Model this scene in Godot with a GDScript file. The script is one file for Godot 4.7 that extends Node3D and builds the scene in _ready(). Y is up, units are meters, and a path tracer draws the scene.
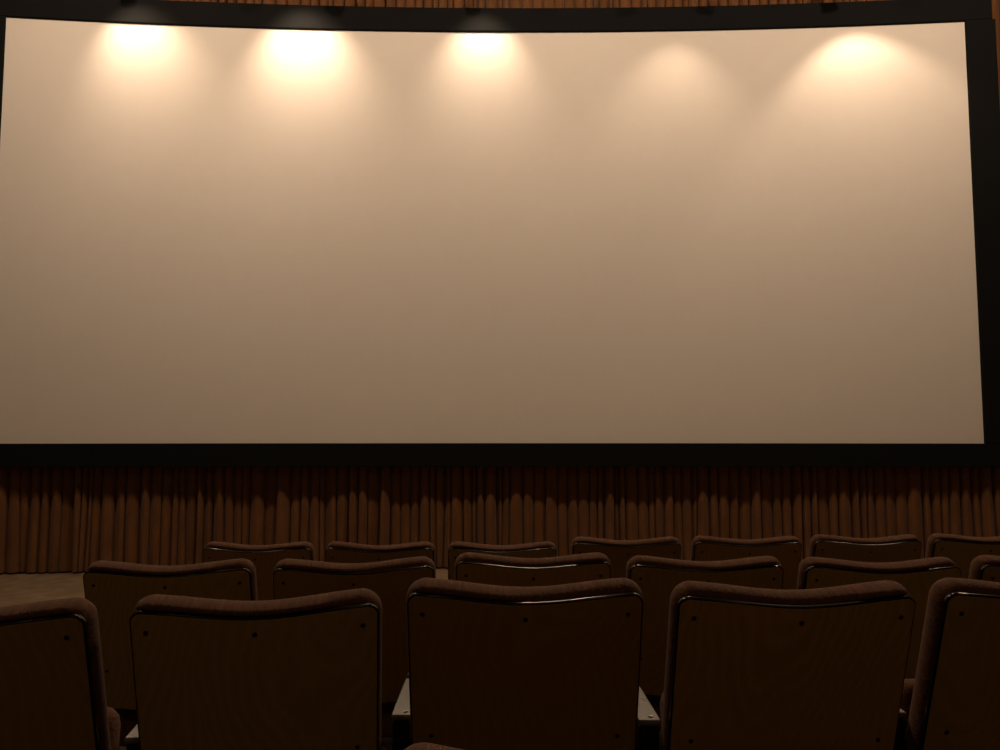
extends Node3D
# A cinema auditorium seen from a seat: big curved screen, pleated curtain, rows of tip-up seats.
# y is up, the audience looks along -z, the camera stands over (0, 0).

const EYE := 1.55
const SCREEN_D := 8.4       # distance of the screen's middle
const ARC_R := 52.0
const ARC_X := 0.3

var M := {}
var used := {}

func _ready() -> void:
	# camera, environment, exposure
	var cam := Camera3D.new()
	cam.name = "camera"
	add_child(cam)
	cam.position = Vector3(0, EYE, 0)
	cam.rotation_degrees = Vector3(4.17, 0, 0)
	cam.fov = rad_to_deg(2.0 * atan(375.0 / 755.0))
	cam.near = 0.02
	cam.far = 60.0
	cam.current = true
	var we := WorldEnvironment.new()
	we.name = "environment"
	var env := Environment.new()
	env.background_mode = Environment.BG_COLOR
	env.background_color = Color(0, 0, 0)
	env.tonemap_mode = Environment.TONE_MAPPER_LINEAR
	env.tonemap_exposure = 1.0
	env.sdfgi_enabled = true
	env.ssao_enabled = true
	env.ssil_enabled = true
	we.environment = env
	add_child(we)
	# lamps: five screen spotlights over the screen, opal dome lights on the ceiling
	materials()
	var warm := Color(1.0, 0.855, 0.715)
	# which one, x, distance in front of the screen, tilt towards the screen and sideways (degrees), energy, half cone, softness
	var spots := [
		["at the far left", -4.13, 0.58, 38.0, 8.0, 1.75, 45.0, 1.0],
		["second from the left", -2.26, 0.64, 40.0, 2.0, 2.6, 46.0, 1.0],
		["above the middle of the screen", -0.20, 0.56, 38.0, 0.0, 1.5, 43.0, 1.0],
		["second from the right", 2.00, 0.60, 12.0, 0.0, 0.95, 45.0, 0.9],
		["at the far right", 3.86, 0.62, 10.0, 9.0, 1.75, 51.0, 0.5],
	]
	for s in spots:
		spotlight(s, warm)
	var domes := [
		["opal dome ceiling light nearest the screen on the left side of the hall", -3.8, 5.3, 7.2],
		["opal dome ceiling light nearest the screen on the middle axis of the hall", 0.4, 5.3, 5.9],
		["opal dome ceiling light nearest the screen on the right side of the hall", 4.4, 5.3, 6.6],
		["added dome fill light, unseen, over the rear of the hall on the left", -2.6, -4.2, 1.3],  # rear pair added behind the camera as dim fill for the seat backs
		["added dome fill light, unseen, over the rear of the hall on the right", 2.6, -4.2, 1.3],
	]
	for d in domes:
		dome_light(d, warm)
	room()
	screen()
	curtain()
	seats()

# ---------------------------------------------------------------- naming

func numbered(called: String) -> String:
	var n: int = used.get(called, 0)
	used[called] = n + 1
	return called if n == 0 else "%s_%03d" % [called, n]

func thing(called: String, label: String, category: String, at := Vector3.ZERO, group := "") -> Node3D:
	var o := Node3D.new()
	o.name = numbered(called)
	add_child(o)
	o.position = at
	o.set_meta("label", label)
	o.set_meta("category", category)
	if group:
		o.set_meta("group", group)
	return o

func obj(called: String, m: Mesh, mat: Material, parent: Node3D, at := Vector3.ZERO) -> MeshInstance3D:
	var o := MeshInstance3D.new()
	o.name = called
	o.mesh = m
	o.material_override = mat
	o.position = at
	parent.add_child(o, true)
	return o

func struct(called: String, m: Mesh, mat: Material, label: String, category: String, at := Vector3.ZERO) -> MeshInstance3D:
	var o := obj(called, m, mat, self, at)
	o.set_meta("kind", "structure")
	o.set_meta("label", label)
	o.set_meta("category", category)
	return o

# ---------------------------------------------------------------- materials

func noise(freq: float, sd: int, oct := 4) -> FastNoiseLite:
	var n := FastNoiseLite.new()
	n.seed = sd
	n.frequency = freq
	n.noise_type = FastNoiseLite.TYPE_SIMPLEX_SMOOTH
	n.fractal_type = FastNoiseLite.FRACTAL_FBM
	n.fractal_octaves = oct
	return n

func noise_tex(freq: float, sd: int, size: int, dark: Color, light: Color, oct := 4) -> NoiseTexture2D:
	var t := NoiseTexture2D.new()
	t.width = size
	t.height = size
	t.seamless = true
	t.noise = noise(freq, sd, oct)
	var g := Gradient.new()
	g.set_color(0, dark)
	g.set_color(1, light)
	t.color_ramp = g
	return t

func mat(c: Color, rough: float, metal := 0.0) -> StandardMaterial3D:
	var m := StandardMaterial3D.new()
	m.albedo_color = c
	m.roughness = rough
	m.metallic = metal
	return m

func wood_image(sd: int) -> ImageTexture:
	var w := 256
	var h := 512
	var im := Image.create(w, h, false, Image.FORMAT_RGB8)
	var bend := noise(0.9, sd, 3)
	var fine := noise(1.0, sd + 7, 3)
	for y in h:
		for x in w:
			var u := x / float(w)
			var v := y / float(h)
			# cathedral grain: rings cut at a slant, stretched along the board
			var off := bend.get_noise_2d(u * 2.2, v * 1.1) * 0.35
			var cx := u - 0.55 + 0.08 * sin(v * 4.0 + sd)
			var r := sqrt(cx * cx * 6.0 + pow(v * 0.55 + 0.1, 2.0)) + off * 0.5
			var ring := pow(0.5 + 0.5 * sin(r * 60.0), 1.6)
			var pore := fine.get_noise_2d(u * 130.0, v * 5.0)
			var k := clampf(0.50 + 0.30 * ring + 0.28 * pore, 0.0, 1.0)
			im.set_pixel(x, y, Color(0.56, 0.46, 0.20).lerp(Color(0.67, 0.56, 0.27), k))
	return ImageTexture.create_from_image(im)

func materials() -> void:
	var w1 := wood_image(3)
	var w2 := wood_image(11)
	for i in 4:
		var m := mat([Color(0.95, 0.90, 0.84), Color(1.0, 0.97, 0.92), Color(0.90, 0.84, 0.78), Color(1.0, 0.92, 0.84)][i], 0.42)
		m.albedo_texture = w1 if i % 2 == 0 else w2
		m.uv1_offset = Vector3(0.23 * i, 0.31 * i, 0)
		m.clearcoat_enabled = true
		m.clearcoat = 0.5
		m.clearcoat_roughness = 0.16
		M["wood%d" % i] = m
	var fab := mat(Color(1, 1, 1), 0.95)
	fab.albedo_texture = noise_tex(0.05, 21, 256, Color(0.285, 0.168, 0.078), Color(0.40, 0.248, 0.12), 5)
	fab.uv1_scale = Vector3(2.6, 2.6, 1)
	fab.heightmap_enabled = true
	fab.heightmap_texture = noise_tex(0.16, 22, 256, Color.BLACK, Color.WHITE, 3)
	fab.heightmap_scale = 0.2
	fab.rim_enabled = true
	fab.rim = 0.12
	fab.rim_tint = 1.0
	M.fabric = fab
	M.trim = mat(Color(0.085, 0.055, 0.04), 0.2)
	M.trim.metallic_specular = 0.4
	M.steel = mat(Color(0.045, 0.045, 0.05), 0.55, 0.0)
	var grey := mat(Color(0.565, 0.575, 0.57), 0.42)
	grey.roughness_texture = noise_tex(0.02, 31, 128, Color(0.6, 0.6, 0.6), Color.WHITE)
	M.grey = grey
	M.rubber = mat(Color(0.05, 0.05, 0.05), 0.6)
	M.bolt = mat(Color(0.85, 0.84, 0.8), 0.22, 1.0)
	M.screw = mat(Color(0.07, 0.05, 0.04), 0.5, 0.3)
	M.ply = mat(Color(0.33, 0.22, 0.13), 0.5)
	var scr := mat(Color(1, 1, 1), 0.9)
	scr.albedo_texture = noise_tex(0.012, 41, 256, Color(0.886, 0.876, 0.856), Color(0.892, 0.882, 0.862), 3)
	M.screen = scr
	var mask := mat(Color(1, 1, 1), 0.95)
	mask.albedo_texture = noise_tex(0.2, 51, 256, Color(0.095, 0.10, 0.103), Color(0.125, 0.13, 0.133), 3)
	mask.uv1_triplanar = true
	mask.uv1_scale = Vector3(2, 2, 2)
	mask.specular_mode = BaseMaterial3D.SPECULAR_DISABLED
	M.mask = mask
	var drape := mat(Color(1, 1, 1), 0.95)
	drape.albedo_texture = noise_tex(0.03, 61, 256, Color(0.355, 0.225, 0.10), Color(0.44, 0.285, 0.13), 4)
	drape.uv1_scale = Vector3(1.0, 0.25, 1)
	drape.heightmap_enabled = true
	drape.heightmap_texture = noise_tex(0.2, 62, 256, Color.BLACK, Color.WHITE, 2)
	drape.heightmap_scale = 0.12
	drape.rim_enabled = true
	drape.rim = 0.2
	drape.rim_tint = 0.9
	M.drape = drape
	var conc := mat(Color(1, 1, 1), 0.75)
	conc.albedo_texture = noise_tex(0.02, 71, 512, Color(0.42, 0.36, 0.275), Color(0.56, 0.49, 0.39), 6)
	conc.uv1_triplanar = true
	conc.uv1_scale = Vector3(0.4, 0.4, 0.4)
	M.concrete = conc
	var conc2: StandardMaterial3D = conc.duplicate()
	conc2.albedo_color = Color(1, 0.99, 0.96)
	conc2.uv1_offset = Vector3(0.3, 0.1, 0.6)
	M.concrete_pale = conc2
	var carpet := mat(Color(1, 1, 1), 1.0)
	carpet.albedo_texture = noise_tex(0.12, 81, 256, Color(0.16, 0.11, 0.085), Color(0.26, 0.18, 0.14), 4)
	carpet.uv1_triplanar = true
	carpet.uv1_scale = Vector3(1.5, 1.5, 1.5)
	M.carpet = carpet
	var wall := mat(Color(1, 1, 1), 0.9)
	wall.albedo_texture = noise_tex(0.015, 91, 256, Color(0.36, 0.30, 0.24), Color(0.42, 0.35, 0.28), 4)
	wall.uv1_triplanar = true
	wall.uv1_scale = Vector3(0.3, 0.3, 0.3)
	M.wall = wall
	M.ceiling = mat(Color(0.42, 0.37, 0.32), 0.9)
	var opal := mat(Color(0.95, 0.92, 0.86), 0.3)
	opal.emission_enabled = true
	opal.emission = Color(1.0, 0.84, 0.66)
	opal.emission_energy_multiplier = 2.0
	M.opal = opal

# ---------------------------------------------------------------- shapes

# A slab bounded by a closed outline (counter-clockwise seen from +z). rings: [inset, w] from the rear face
# (w = 0, towards +z) to the front; both faces are closed by shrinking rings; warp bends each point.
func slab(outline: PackedVector2Array, rings: Array, warp: Callable, uvk := 2.0, bulge := 0.0, closed := true) -> ArrayMesh:
	var n := outline.size()
	var nor := PackedVector2Array()
	for i in n:
		var t := (outline[(i + 1) % n] - outline[(i + n - 1) % n]).normalized()
		nor.append(Vector2(t.y, -t.x))
	var lo := outline[0]
	var hi := outline[0]
	for p in outline:
		lo = lo.min(p)
		hi = hi.max(p)
	var mid := (lo + hi) / 2.0
	var all := []   # [points2d, w]
	var base := func(inset: float) -> PackedVector2Array:
		var a := PackedVector2Array()
		for i in n:
			a.append(outline[i] - nor[i] * inset)
		return a
	var first = base.call(rings[0][0])
	for s in [0.0, 0.2, 0.4, 0.6, 0.8, 0.93] if closed else []:
		var a := PackedVector2Array()
		for p in first:
			a.append(mid + (p - mid) * s)
		all.append([a, rings[0][1]])
	for r in rings:
		all.append([base.call(r[0]), r[1]])
	var last = base.call(rings[-1][0])
	for s in [0.93, 0.8, 0.6, 0.4, 0.2, 0.0] if closed else []:
		var a := PackedVector2Array()
		for p in last:
			a.append(mid + (p - mid) * s)
		all.append([a, rings[-1][1] + bulge * (1.0 - s * s)])
	var st := SurfaceTool.new()
	st.begin(Mesh.PRIMITIVE_TRIANGLES)
	for r in all:
		for p in r[0]:
			st.set_uv(Vector2(p.x * uvk, -p.y * uvk))
			st.add_vertex(warp.call(p.x, p.y, r[1]))
	for k in all.size() - 1:
		for i in n:
			var a: int = k * n + i
			var b: int = k * n + (i + 1) % n
			var c: int = b + n
			var d: int = a + n
			if k > 0 or not closed:
				st.add_index(a); st.add_index(b); st.add_index(c)
			if k < all.size() - 2 or not closed:
				st.add_index(a); st.add_index(c); st.add_index(d)
	st.generate_normals()
	return st.commit()

# Rounded outline of a seat back: straight sides, rounded corners, and a top that dips in the middle.
func back_outline(hw: float, bottom: float, top: float, r: float, hump: float) -> PackedVector2Array:
	var a := PackedVector2Array()
	var rb := 0.03
	var topy := func(x: float) -> float:
		var t := absf(x) / hw
		var y := top + hump * pow(sin(PI / 2.0 * minf(t / 0.78, 1.0)), 2.0)
		var e := absf(x) - (hw - r)
		if e > 0.0:
			y -= r * (1.0 - sqrt(maxf(0.0, 1.0 - e * e / (r * r)))) + hump * 0.35 * e / r
		return y
	for k in 7:
		var x := lerpf(-(hw - rb), hw - rb, k / 6.0)
		a.append(Vector2(x, bottom))
	for k in 3:
		var g := -PI / 2.0 + (k + 1) * PI / 6.0
		a.append(Vector2(hw - rb + rb * cos(g), bottom + rb + rb * sin(g)))
	var y1: float = topy.call(hw - 0.0001)
	for k in 7:
		a.append(Vector2(hw, lerpf(bottom + rb, y1, (k + 1) / 8.0)))
	for k in 8:
		var x: float = hw - r + r * cos(k * PI / 16.0)
		a.append(Vector2(x, topy.call(x)))
	for k in 21:
		var x := lerpf(hw - r, -(hw - r), k / 20.0)
		a.append(Vector2(x, topy.call(x)))
	for k in 8:
		var x: float = -(hw - r + r * sin((k + 1) * PI / 16.0))
		a.append(Vector2(x, topy.call(x)))
	for k in 7:
		a.append(Vector2(-hw, lerpf(y1, bottom + rb, (k + 1) / 8.0)))
	for k in 3:
		var g := -PI + k * PI / 6.0
		a.append(Vector2(-(hw - rb) + rb * cos(g), bottom + rb + rb * sin(g)))
	return a

func rounded_rect(hx: float, hy: float, r: float, seg := 3) -> PackedVector2Array:
	var a := PackedVector2Array()
	for q in 4:
		var c: Vector2 = Vector2(hx - r, hy - r) * [Vector2(1, -1), Vector2(1, 1), Vector2(-1, 1), Vector2(-1, -1)][q]
		for k in seg + 1:
			var g := -PI / 2.0 + q * PI / 2.0 + k * PI / 2.0 / seg
			a.append(c + Vector2(cos(g), sin(g)) * r)
	return a

func box(size: Vector3, chamfer := 0.004) -> ArrayMesh:   # chamfered box, its middle at the origin
	var c := minf(chamfer, minf(size.x, minf(size.y, size.z)) * 0.45)
	var st := SurfaceTool.new()
	st.begin(Mesh.PRIMITIVE_TRIANGLES)
	st.set_smooth_group(-1)
	var h := size / 2.0
	var ring := func(inset: float, y: float) -> Array:
		var x := h.x - inset
		var z := h.z - inset
		var k := c * 0.6
		return [Vector3(x - k, y, -z), Vector3(x, y, -z + k), Vector3(x, y, z - k), Vector3(x - k, y, z), Vector3(-x + k, y, z), Vector3(-x, y, z - k), Vector3(-x, y, -z + k), Vector3(-x + k, y, -z)]
	var rings := [ring.call(c, -h.y), ring.call(0.0, -h.y + c), ring.call(0.0, h.y - c), ring.call(c, h.y)]
	var face := func(p: Array, out: Vector3) -> void:
		for k in range(1, p.size() - 1):
			var t := [p[0], p[k], p[k + 1]]
			if (t[1] - t[0]).cross(t[2] - t[0]).dot(out) > 0.0:
				t = [t[0], t[2], t[1]]
			for v in t:
				st.set_uv(Vector2(v.x + v.z, v.y))
				st.add_vertex(v)
	face.call(rings[3], Vector3.UP)
	face.call(rings[0], Vector3.DOWN)
	for k in 3:
		for i in 8:
			var j := (i + 1) % 8
			var q := [rings[k][i], rings[k][j], rings[k + 1][j], rings[k + 1][i]]
			var mid: Vector3 = (q[0] + q[1] + q[2] + q[3]) / 4.0
			face.call(q, mid if k == 1 else mid + Vector3(0, mid.y, 0))
	st.generate_normals()
	return st.commit()

func lathe(profile: Array, seg := 20) -> ArrayMesh:   # profile of Vector2(radius, height), turned about y
	var st := SurfaceTool.new()
	st.begin(Mesh.PRIMITIVE_TRIANGLES)
	st.set_smooth_group(-1)
	for k in profile.size() - 1:
		for i in seg:
			var p: Array[Vector3] = []
			for q in [[k, i], [k, i + 1], [k + 1, i + 1], [k + 1, i]]:
				var g: float = TAU * q[1] / seg
				p.append(Vector3(profile[q[0]].x * cos(g), profile[q[0]].y, profile[q[0]].x * sin(g)))
			var mid_g := TAU * (i + 0.5) / seg
			var d: Vector2 = profile[k + 1] - profile[k]
			var out := Vector3(d.y * cos(mid_g), -d.x, d.y * sin(mid_g))
			for t in [[p[0], p[1], p[2]], [p[0], p[2], p[3]]]:
				var n: Vector3 = (t[1] - t[0]).cross(t[2] - t[0])
				if n.length() < 1e-12:
					continue
				var o: Array = t if n.dot(out) < 0.0 else [t[0], t[2], t[1]]
				for v in o:
					st.add_vertex(v)
	st.generate_normals()
	return st.commit()

# ---------------------------------------------------------------- lamps

func spotlight(s: Array, warm: Color) -> void:
	var z: float = -(depth(s[1]) - s[2])
	var o := thing("spotlight", "black can spotlight hung from the ceiling above the screen, " + s[0], "spotlight", Vector3(s[1], 6.52, z), "spotlights above the screen")
	obj("canopy", lathe([Vector2(0, 0), Vector2(0.05, 0), Vector2(0.05, 0.02), Vector2(0.0, 0.02)]), M.steel, o, Vector3(0, 0.46, 0))
	obj("stem", lathe([Vector2(0, 0), Vector2(0.011, 0), Vector2(0.011, 0.40), Vector2(0.0, 0.40)], 12), M.steel, o, Vector3(0, 0.07, 0))
	var aim := Vector3(tan(deg_to_rad(s[4])), -1.0, -tan(deg_to_rad(s[3])))
	var b := Basis.looking_at(aim.normalized(), Vector3.FORWARD) * Basis(Vector3.RIGHT, -PI / 2.0)   # local +y looks down the beam
	var can := obj("housing", lathe([Vector2(0, -0.12), Vector2(0.035, -0.12), Vector2(0.05, -0.10), Vector2(0.065, 0.0), Vector2(0.075, 0.10), Vector2(0.068, 0.10), Vector2(0.06, 0.075), Vector2(0.0, 0.075)], 24), M.steel, o)
	can.basis = b
	var lens := obj("lens", lathe([Vector2(0.0, 0.077), Vector2(0.058, 0.077), Vector2(0.05, 0.086), Vector2(0.03, 0.092), Vector2(0.0, 0.094)], 24), M.opal, o)
	lens.basis = b
	var l := SpotLight3D.new()
	l.name = "beam"
	l.light_color = warm
	l.light_energy = s[5]
	l.spot_angle = s[6]
	l.spot_angle_attenuation = s[7]
	l.spot_range = 30.0
	l.spot_attenuation = 2.0
	l.light_size = 0.05
	l.shadow_enabled = true
	o.add_child(l)
	l.position = aim.normalized() * 0.12
	l.basis = Basis.looking_at(aim.normalized(), Vector3.FORWARD)

func dome_light(d: Array, warm: Color) -> void:
	var o := thing("ceiling_light", d[0], "ceiling light", Vector3(d[1], 7.0, -d[2]), "opal dome lights on the ceiling")
	obj("rim", lathe([Vector2(0.0, 0.0), Vector2(0.17, 0.0), Vector2(0.17, -0.03), Vector2(0.0, -0.03)], 28), M.steel, o)
	var p := []
	for k in 9:
		var g := k * PI / 16.0
		p.append(Vector2(0.15 * cos(g), -0.03 - 0.13 * sin(g)))
	obj("shade", lathe(p, 28), M.opal, o)
	var l := OmniLight3D.new()
	l.name = "bulb_light"
	l.light_color = warm
	l.light_energy = d[3]
	l.omni_range = 40.0
	l.omni_attenuation = 2.0
	l.light_size = 0.09
	l.shadow_enabled = true
	o.add_child(l)
	l.position = Vector3(0, -0.10, 0)

# ---------------------------------------------------------------- room

func depth(x: float) -> float:      # distance of the screen's surface from the camera plane
	return SCREEN_D - (x - ARC_X) * (x - ARC_X) / (2.0 * ARC_R)

func ramp(d: float) -> float:       # height of the seating floor
	return clampf(0.1 * (5.2 - d), 0.0, 0.364)

func room() -> void:
	# flat concrete floor in front of the screen and, nearer, a thin slab a few millimetres proud with a diagonal edge
	struct("floor", box(Vector3(15.0, 0.2, 6.0), 0.0), M.concrete, "bare beige concrete floor in front of the curtain", "floor", Vector3(0, -0.1, -6.5))
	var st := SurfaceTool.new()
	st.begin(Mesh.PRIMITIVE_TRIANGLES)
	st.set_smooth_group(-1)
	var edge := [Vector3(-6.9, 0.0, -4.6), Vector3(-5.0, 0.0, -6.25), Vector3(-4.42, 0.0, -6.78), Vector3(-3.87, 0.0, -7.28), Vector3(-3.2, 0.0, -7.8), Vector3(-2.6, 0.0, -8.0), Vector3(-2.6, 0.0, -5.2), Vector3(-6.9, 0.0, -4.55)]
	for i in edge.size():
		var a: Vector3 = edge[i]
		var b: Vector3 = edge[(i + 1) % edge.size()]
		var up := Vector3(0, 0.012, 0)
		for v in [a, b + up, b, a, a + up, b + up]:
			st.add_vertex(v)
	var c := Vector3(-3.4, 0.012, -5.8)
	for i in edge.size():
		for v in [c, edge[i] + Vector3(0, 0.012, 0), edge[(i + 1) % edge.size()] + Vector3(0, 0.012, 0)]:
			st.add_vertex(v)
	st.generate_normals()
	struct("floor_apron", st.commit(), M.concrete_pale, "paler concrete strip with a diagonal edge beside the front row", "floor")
	# carpeted seating floor: level at the back, sloping down to the concrete
	st = SurfaceTool.new()
	st.begin(Mesh.PRIMITIVE_TRIANGLES)
	st.set_smooth_group(-1)
	var prof := [Vector2(-7.5, 0.364), Vector2(1.56, 0.364), Vector2(5.2, 0.0), Vector2(5.2, -0.2), Vector2(-7.5, -0.2)]
	for k in 5:
		var a: Vector2 = prof[k]
		var b: Vector2 = prof[(k + 1) % 5]
		for v in [Vector3(-7.5, a.y, -a.x), Vector3(7.5, b.y, -b.x), Vector3(7.5, a.y, -a.x), Vector3(-7.5, a.y, -a.x), Vector3(-7.5, b.y, -b.x), Vector3(7.5, b.y, -b.x)]:
			st.add_vertex(v)
	for x in [-7.5, 7.5]:
		var s: Array = [[0, 1, 2], [0, 2, 3], [0, 3, 4]]
		for t in s:
			var q: Array = t if x > 0 else [t[0], t[2], t[1]]
			for i in q:
				st.add_vertex(Vector3(x, prof[i].y, -prof[i].x))
	st.generate_normals()
	struct("floor_seating", st.commit(), M.carpet, "dark carpeted floor sloping down under the seats", "floor")
	struct("wall_front", box(Vector3(15.4, 7.4, 0.2), 0.0), M.wall, "brown wall behind the curtain", "wall", Vector3(0, 3.5, -9.3))
	struct("wall_back", box(Vector3(15.4, 7.4, 0.2), 0.0), M.wall, "brown wall at the rear of the hall", "wall", Vector3(0, 3.5, 7.4))
	struct("wall_left", box(Vector3(0.2, 7.4, 16.9), 0.0), M.wall, "brown wall on the left side of the hall", "wall", Vector3(-7.5, 3.5, -0.95))
	struct("wall_right", box(Vector3(0.2, 7.4, 16.9), 0.0), M.wall, "brown wall on the right side of the hall", "wall", Vector3(7.5, 3.5, -0.95))
	struct("ceiling", box(Vector3(15.4, 0.2, 17.0), 0.0), M.ceiling, "plain dark ceiling over the hall", "ceiling", Vector3(0, 7.1, -0.95))

# ---------------------------------------------------------------- screen

func arc_bar(x0: float, x1: float, y0: float, y1: float, w0: float, w1: float, cols: int, bevel: float) -> ArrayMesh:
	# a bar that follows the screen's curve; w is the distance in front of the screen's surface
	var st := SurfaceTool.new()
	st.begin(Mesh.PRIMITIVE_TRIANGLES)
	st.set_smooth_group(-1)
	var sec := [Vector2(y0, w0), Vector2(y0, w1 - bevel), Vector2(y0 + bevel, w1), Vector2(y1 - bevel, w1), Vector2(y1, w1 - bevel), Vector2(y1, w0)]
	var pt := func(i: int, k: int) -> Vector3:
		var x := lerpf(x0, x1, i / float(cols))
		return Vector3(x, sec[k].x, -(depth(x) - sec[k].y))
	for i in cols:
		for k in 6:
			var j := (k + 1) % 6
			var q: Array[Vector3] = [pt.call(i, k), pt.call(i + 1, k), pt.call(i + 1, j), pt.call(i, j)]
			for v in [q[0], q[2], q[1], q[0], q[3], q[2]]:
				st.set_uv(Vector2(v.x, v.y))
				st.add_vertex(v)
	for e in [0, cols]:
		for t in [[0, 1, 2], [0, 2, 3], [0, 3, 4], [0, 4, 5]]:
			var q: Array = t if e > 0 else [t[0], t[2], t[1]]
			for k in q:
				st.add_vertex(pt.call(e, k))
	st.generate_normals()
	return st.commit()

func screen() -> void:
	var o := thing("projection_screen", "huge blank white cinema screen in a wide black border before the curtain", "screen")
	var x0 := -5.485
	var x1 := 5.215
	var y0 := 1.405
	var y1 := 6.125
	obj("screen_fabric", arc_bar(x0 - 0.02, x1 + 0.02, y0 - 0.02, y1 + 0.02, -0.02, 0.0, 60, 0.0), M.screen, o)
	var b := 0.275
	obj("masking_border", arc_bar(x0 - b, x1 + b, y1, y1 + b, -0.03, 0.035, 60, 0.006), M.mask, o)
	obj("masking_border", arc_bar(x0 - b, x1 + b, y0 - b + 0.02, y0, -0.03, 0.035, 60, 0.006), M.mask, o)
	obj("masking_border", arc_bar(x0 - b, x0, y0, y1, -0.03, 0.035, 2, 0.006), M.mask, o)
	obj("masking_border", arc_bar(x1, x1 + b + 0.03, y0, y1, -0.03, 0.035, 2, 0.006), M.mask, o)
	for x in [-4.75, 4.85]:   # cables from the ceiling
		obj("hanger_cable", lathe([Vector2(0, 0), Vector2(0.005, 0), Vector2(0.005, 0.64), Vector2(0, 0.64)], 8), M.steel, o, Vector3(x, 6.38, -(depth(x) + 0.01)))

# ---------------------------------------------------------------- curtain

func curtain() -> void:
	var rng := RandomNumberGenerator.new()
	rng.seed = 77
	var bounds := [-7.3]
	while bounds[-1] < 7.3:
		bounds.append(bounds[-1] + (rng.randf_range(0.085, 0.15) if rng.randf() > 0.12 else rng.randf_range(0.05, 0.08)))
	var amp := []
	var lean := []
	var flare := []
	var side := []
	for i in bounds.size():
		amp.append(rng.randf_range(0.06, 0.13))
		lean.append(rng.randf_range(-0.02, 0.02))
		side.append(exp(rng.randf_range(-0.75, 0.75)))
		flare.append(rng.randf_range(-0.25, 0.35))
	var ts := [0.0, 0.03, 0.08, 0.16, 0.3, 0.5, 0.7, 0.84, 0.92, 0.97]
	var per := ts.size()
	var rows := [0.02, 0.06, 0.14, 0.26, 0.4, 0.55, 0.7, 0.85, 1.0, 1.15, 1.4, 2.2, 3.5, 5.0, 6.2, 6.4, 6.6, 6.9]
	var st := SurfaceTool.new()
	st.begin(Mesh.PRIMITIVE_TRIANGLES)
	var cols := (bounds.size() - 1) * per
	for y in rows:
		for c in cols + 1:
			var f: int = mini(c / per, bounds.size() - 2)
			var t: float = ts[c - f * per] if c - f * per < per else 1.0
			var low := clampf((1.1 - y) / 1.1, 0.0, 1.0)
			var a0: float = bounds[f] + lean[f] * low * low
			var a1: float = bounds[f + 1] + lean[f + 1] * low * low
			var x := lerpf(a0, a1, t)
			var s := pow(maxf(sin(PI * pow(t, side[f])), 0.0), 0.36)
			var skew: float = 0.25 * flare[f] * sin(TAU * t)
			var z: float = amp[f] * (1.0 + flare[f] * low) * (s + skew * s) + 0.012 * sin(x * 3.1 + 2.0 * low)
			var d := SCREEN_D + 0.26 - pow(x - ARC_X, 2.0) / (2.0 * 46.0)
			st.set_uv(Vector2(x, y))
			st.add_vertex(Vector3(x, y, -(d - z)))
	for r in rows.size() - 1:
		for c in cols:
			var a := r * (cols + 1) + c
			var b := a + 1
			var e := b + cols + 1
			var g := a + cols + 1
			for v in [a, e, b, a, g, e]:
				st.add_index(v)
	st.generate_normals()
	var o := obj("stage_curtain", st.commit(), M.drape, self)
	o.set_meta("label", "long pleated brown curtain hanging to the floor behind and below the screen")
	o.set_meta("category", "curtain")

# ---------------------------------------------------------------- seats

const RECLINE := 18.0
const BACK_L := 0.46
const TOP_H := 0.838        # height of the wooden back's top edge over the floor
const HW := 0.244

func seat_warp(x: float, v: float, w: float) -> Vector3:
	# the shell is bowed in plan and leans back about its lower edge; the middle of its top edge is at z = 0
	var r := deg_to_rad(RECLINE)
	var z := -w - 0.026 * pow(x / HW, 2.0)
	return Vector3(x, TOP_H + (v - BACK_L) * cos(r) + z * -sin(r), (v - BACK_L) * sin(r) + z * cos(r))

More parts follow.
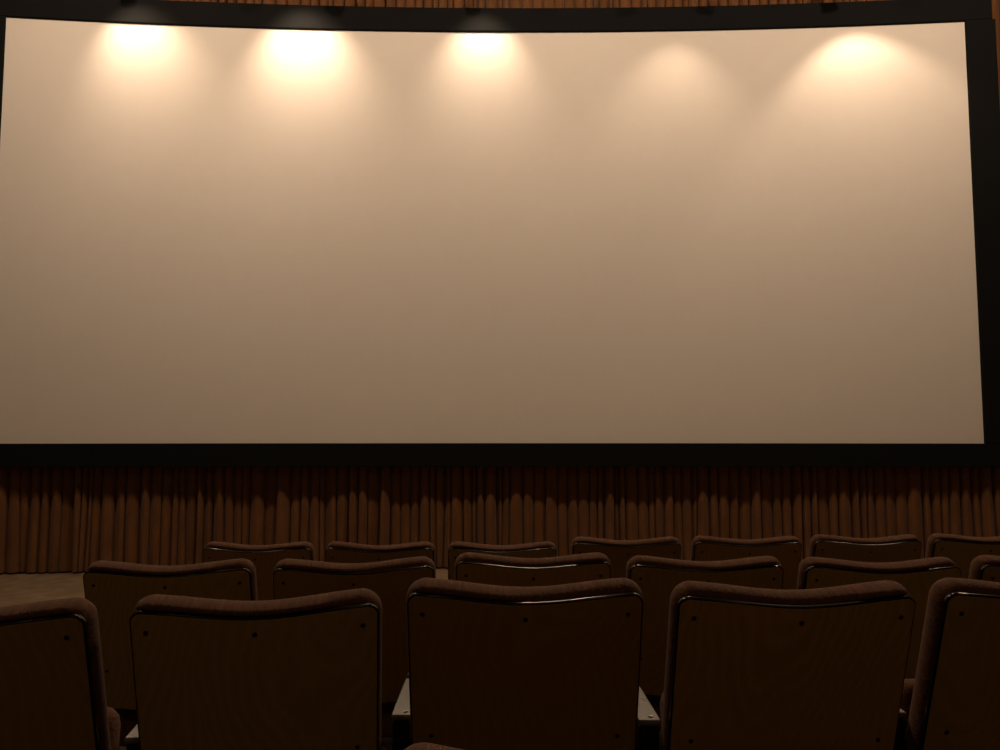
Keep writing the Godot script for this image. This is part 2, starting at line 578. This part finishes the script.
func make_seat(kind: int) -> Node3D:
	var o := thing("theatre_seat", "", "seat")
	var panel := obj("back_panel", slab(back_outline(HW, 0.0, BACK_L, 0.022, 0.009), [[0.007, 0.0], [0.0025, 0.0], [0.0, 0.003], [0.0, 0.009], [0.0025, 0.012], [0.007, 0.012]], seat_warp), M["wood%d" % kind], o)
	obj("edge_band", slab(back_outline(HW + 0.0006, -0.0006, BACK_L + 0.0006, 0.0226, 0.009), [[0.0035, -0.0004], [0.0012, 0.0003], [0.0, 0.002], [0.0, 0.0105], [0.0015, 0.0125], [0.0045, 0.0125]], seat_warp, 2.0, 0.0, false), M.trim, panel)
	for p in [[-0.212, 0.425], [0.0, 0.425], [0.212, 0.425], [-0.2, 0.135], [0.2, 0.135]]:
		var sc := obj("screw", lathe([Vector2(0, 0.0), Vector2(0.005, 0.0), Vector2(0.005, 0.001), Vector2(0.0034, 0.002), Vector2(0, 0.0016)], 12), M.screw, panel)
		sc.position = seat_warp(p[0], p[1], 0.0)
		sc.basis = Basis(Vector3.RIGHT, PI / 2.0 + deg_to_rad(RECLINE))
	var pad_warp := func(x: float, v: float, w: float) -> Vector3:
		# the stuffing squeezes over the shell's edge here and there
		var k := smoothstep(0.15, 0.7, 0.5 + 0.5 * sin(x * 7.0 + kind * 1.9) + 0.25 * sin(x * 19.0 + kind))
		var up := smoothstep(BACK_L - 0.003, BACK_L + 0.006, v - 0.009 * pow(sin(PI / 2.0 * minf(absf(x) / HW / 0.78, 1.0)), 2.0))
		return seat_warp(x, v, w - 0.0105 * k * up * (1.0 - smoothstep(0.02, 0.045, w)))
	# upholstered pad, standing proud of the shell all round
	obj("back_cushion", slab(back_outline(HW + 0.006, 0.012, BACK_L + 0.011, 0.042, 0.011), [[0.024, 0.0125], [0.013, 0.0135], [0.005, 0.018], [0.001, 0.026], [0.0, 0.036], [0.001, 0.048], [0.007, 0.062], [0.018, 0.073], [0.034, 0.079]], pad_warp, 2.0, 0.012), M.fabric, o)
	# tipped-up seat: cushion against the back, plywood pan in front
	var tilt := func(x: float, v: float, w: float) -> Vector3:
		return Vector3(x, 0.43 + v * 0.985 - (w - 0.03) * 0.17, -0.225 - w * 0.985 - v * 0.17)
	obj("seat_cushion", slab(rounded_rect(0.225, 0.165, 0.04), [[0.025, 0.0], [0.008, 0.004], [0.0, 0.02], [0.0, 0.05], [0.006, 0.062], [0.02, 0.066]], tilt, 2.0), M.fabric, o)
	obj("seat_pan", slab(rounded_rect(0.215, 0.155, 0.03), [[0.01, 0.066], [0.0, 0.068], [0.0, 0.076], [0.006, 0.079]], tilt, 2.0), M.ply, o)
	# the standard on the seat's left, shared with its neighbour, with a painted arm on top
	var sx := -0.272
	obj("armrest", arm_mesh(), M.grey, o, Vector3(sx, 0.552, -0.36))
	obj("end_cap", lathe([Vector2(0, -0.022), Vector2(0.020, -0.022), Vector2(0.0245, -0.012), Vector2(0.0245, 0.004), Vector2(0.020, 0.012), Vector2(0, 0.015)], 18), M.rubber, o, Vector3(sx, 0.548, -0.452))
	obj("bolt", lathe([Vector2(0, 0), Vector2(0.006, 0), Vector2(0.005, 0.003), Vector2(0, 0.004)], 12), M.bolt, o, Vector3(sx + 0.006, 0.552, -0.205))
	obj("side_frame", box(Vector3(0.044, 0.17, 0.26), 0.006), M.steel, o, Vector3(sx, 0.455, -0.322))
	obj("leg", box(Vector3(0.04, 0.38, 0.11), 0.008), M.steel, o, Vector3(sx, 0.20, -0.32))
	obj("foot", box(Vector3(0.05, 0.07, 0.26), 0.006), M.steel, o, Vector3(sx, 0.005, -0.32))
	# hinge bar that carries the back and the tip-up seat from the standard
	obj("hinge_bar", box(Vector3(0.50, 0.035, 0.03), 0.006), M.steel, o, Vector3(-0.02, 0.405, -0.235))
	return o

func arm_mesh() -> ArrayMesh:   # flat painted arm, a little wider at the rear, rounded at the front; its top at y = 0
	var a := PackedVector2Array()
	a.append_array([Vector2(-0.024, -0.17), Vector2(0.024, -0.17), Vector2(0.024, -0.08), Vector2(0.0235, 0.02), Vector2(0.0225, 0.085)])
	for k in 7:
		var g := k * PI / 6.0
		a.append(Vector2(0.0215 * cos(g), 0.094 + 0.0215 * sin(g)))
	a.append_array([Vector2(-0.0225, 0.085), Vector2(-0.0235, 0.02), Vector2(-0.024, -0.08)])
	var lay := func(x: float, v: float, w: float) -> Vector3:
		return Vector3(x, -w, -v)
	return slab(a, [[0.003, 0.0], [0.001, 0.0006], [0.0, 0.003], [0.0, 0.012], [0.002, 0.014]], lay)

func seats() -> void:
	var protos := []
	var first := "brown upholstered seat with wooden back "
	var r1 := "seats of the nearest full row"
	var r2 := "seats of the second row ahead"
	var r3 := "seats of the row nearest the screen"
	# x, distance, turn, lift, group, label
	var rows := [
		[-1.035, 1.42, 7.0, -0.020, r1, first + "at the left end of the nearest row"],
		[-0.488, 1.53, 8.0, -0.026, r1, first + "in the nearest row, just left of its middle seat"],
		[0.052, 1.56, 0.0, -0.004, r1, first + "in the middle of the nearest row"],
		[0.607, 1.54, 1.0, -0.006, r1, first + "in the nearest row, just right of its middle seat"],
		[1.185, 1.60, 2.0, -0.006, r1, first + "at the right end of the nearest row"],
		[-0.998, 2.28, 5.0, -0.015, r2, first + "at the left end of the second row"],
		[-0.445, 2.33, 6.0, -0.012, r2, first + "second from left in the second row"],
		[0.105, 2.39, 0.0, 0.0, r2, first + "third from left in the second row"],
		[0.660, 2.42, -1.0, -0.012, r2, first + "third from right in the second row"],
		[1.210, 2.39, 0.0, -0.014, r2, first + "second from right in the second row"],
		[1.765, 2.39, 0.0, -0.008, r2, first + "at the right end of the second row"],
		[-1.100, 3.43, 0.0, -0.012, r3, first + "at the left end of the farthest row"],
		[-0.545, 3.43, 0.0, -0.012, r3, first + "second from left in the farthest row"],
		[0.010, 3.43, 0.0, -0.012, r3, first + "third from left in the farthest row"],
		[0.575, 3.43, 0.0, 0.010, r3, first + "in the middle of the farthest row"],
		[1.130, 3.45, 0.0, 0.013, r3, first + "third from right in the farthest row"],
		[1.690, 3.48, 0.0, 0.018, r3, first + "second from right in the farthest row"],
		[2.250, 3.50, 0.0, 0.022, r3, first + "at the right end of the farthest row"],
		[0.124, 0.672, -8.0, 0.0, "", first + "showing only a top corner at the bottom edge"],
	]
	for k in rows.size():
		var s = rows[k]
		var o: Node3D
		if protos.size() < 4:
			o = make_seat(protos.size())
			protos.append(o)
		else:
			o = protos[k % 4].duplicate()
			o.name = numbered("theatre_seat")
			add_child(o)
		o.position = Vector3(s[0], ramp(s[1]) + s[3], -s[1])
		o.rotation_degrees = Vector3(0, s[2], 0)
		o.set_meta("label", s[5])
		if s[4]:
			o.set_meta("group", s[4])
		elif o.has_meta("group"):
			o.remove_meta("group")
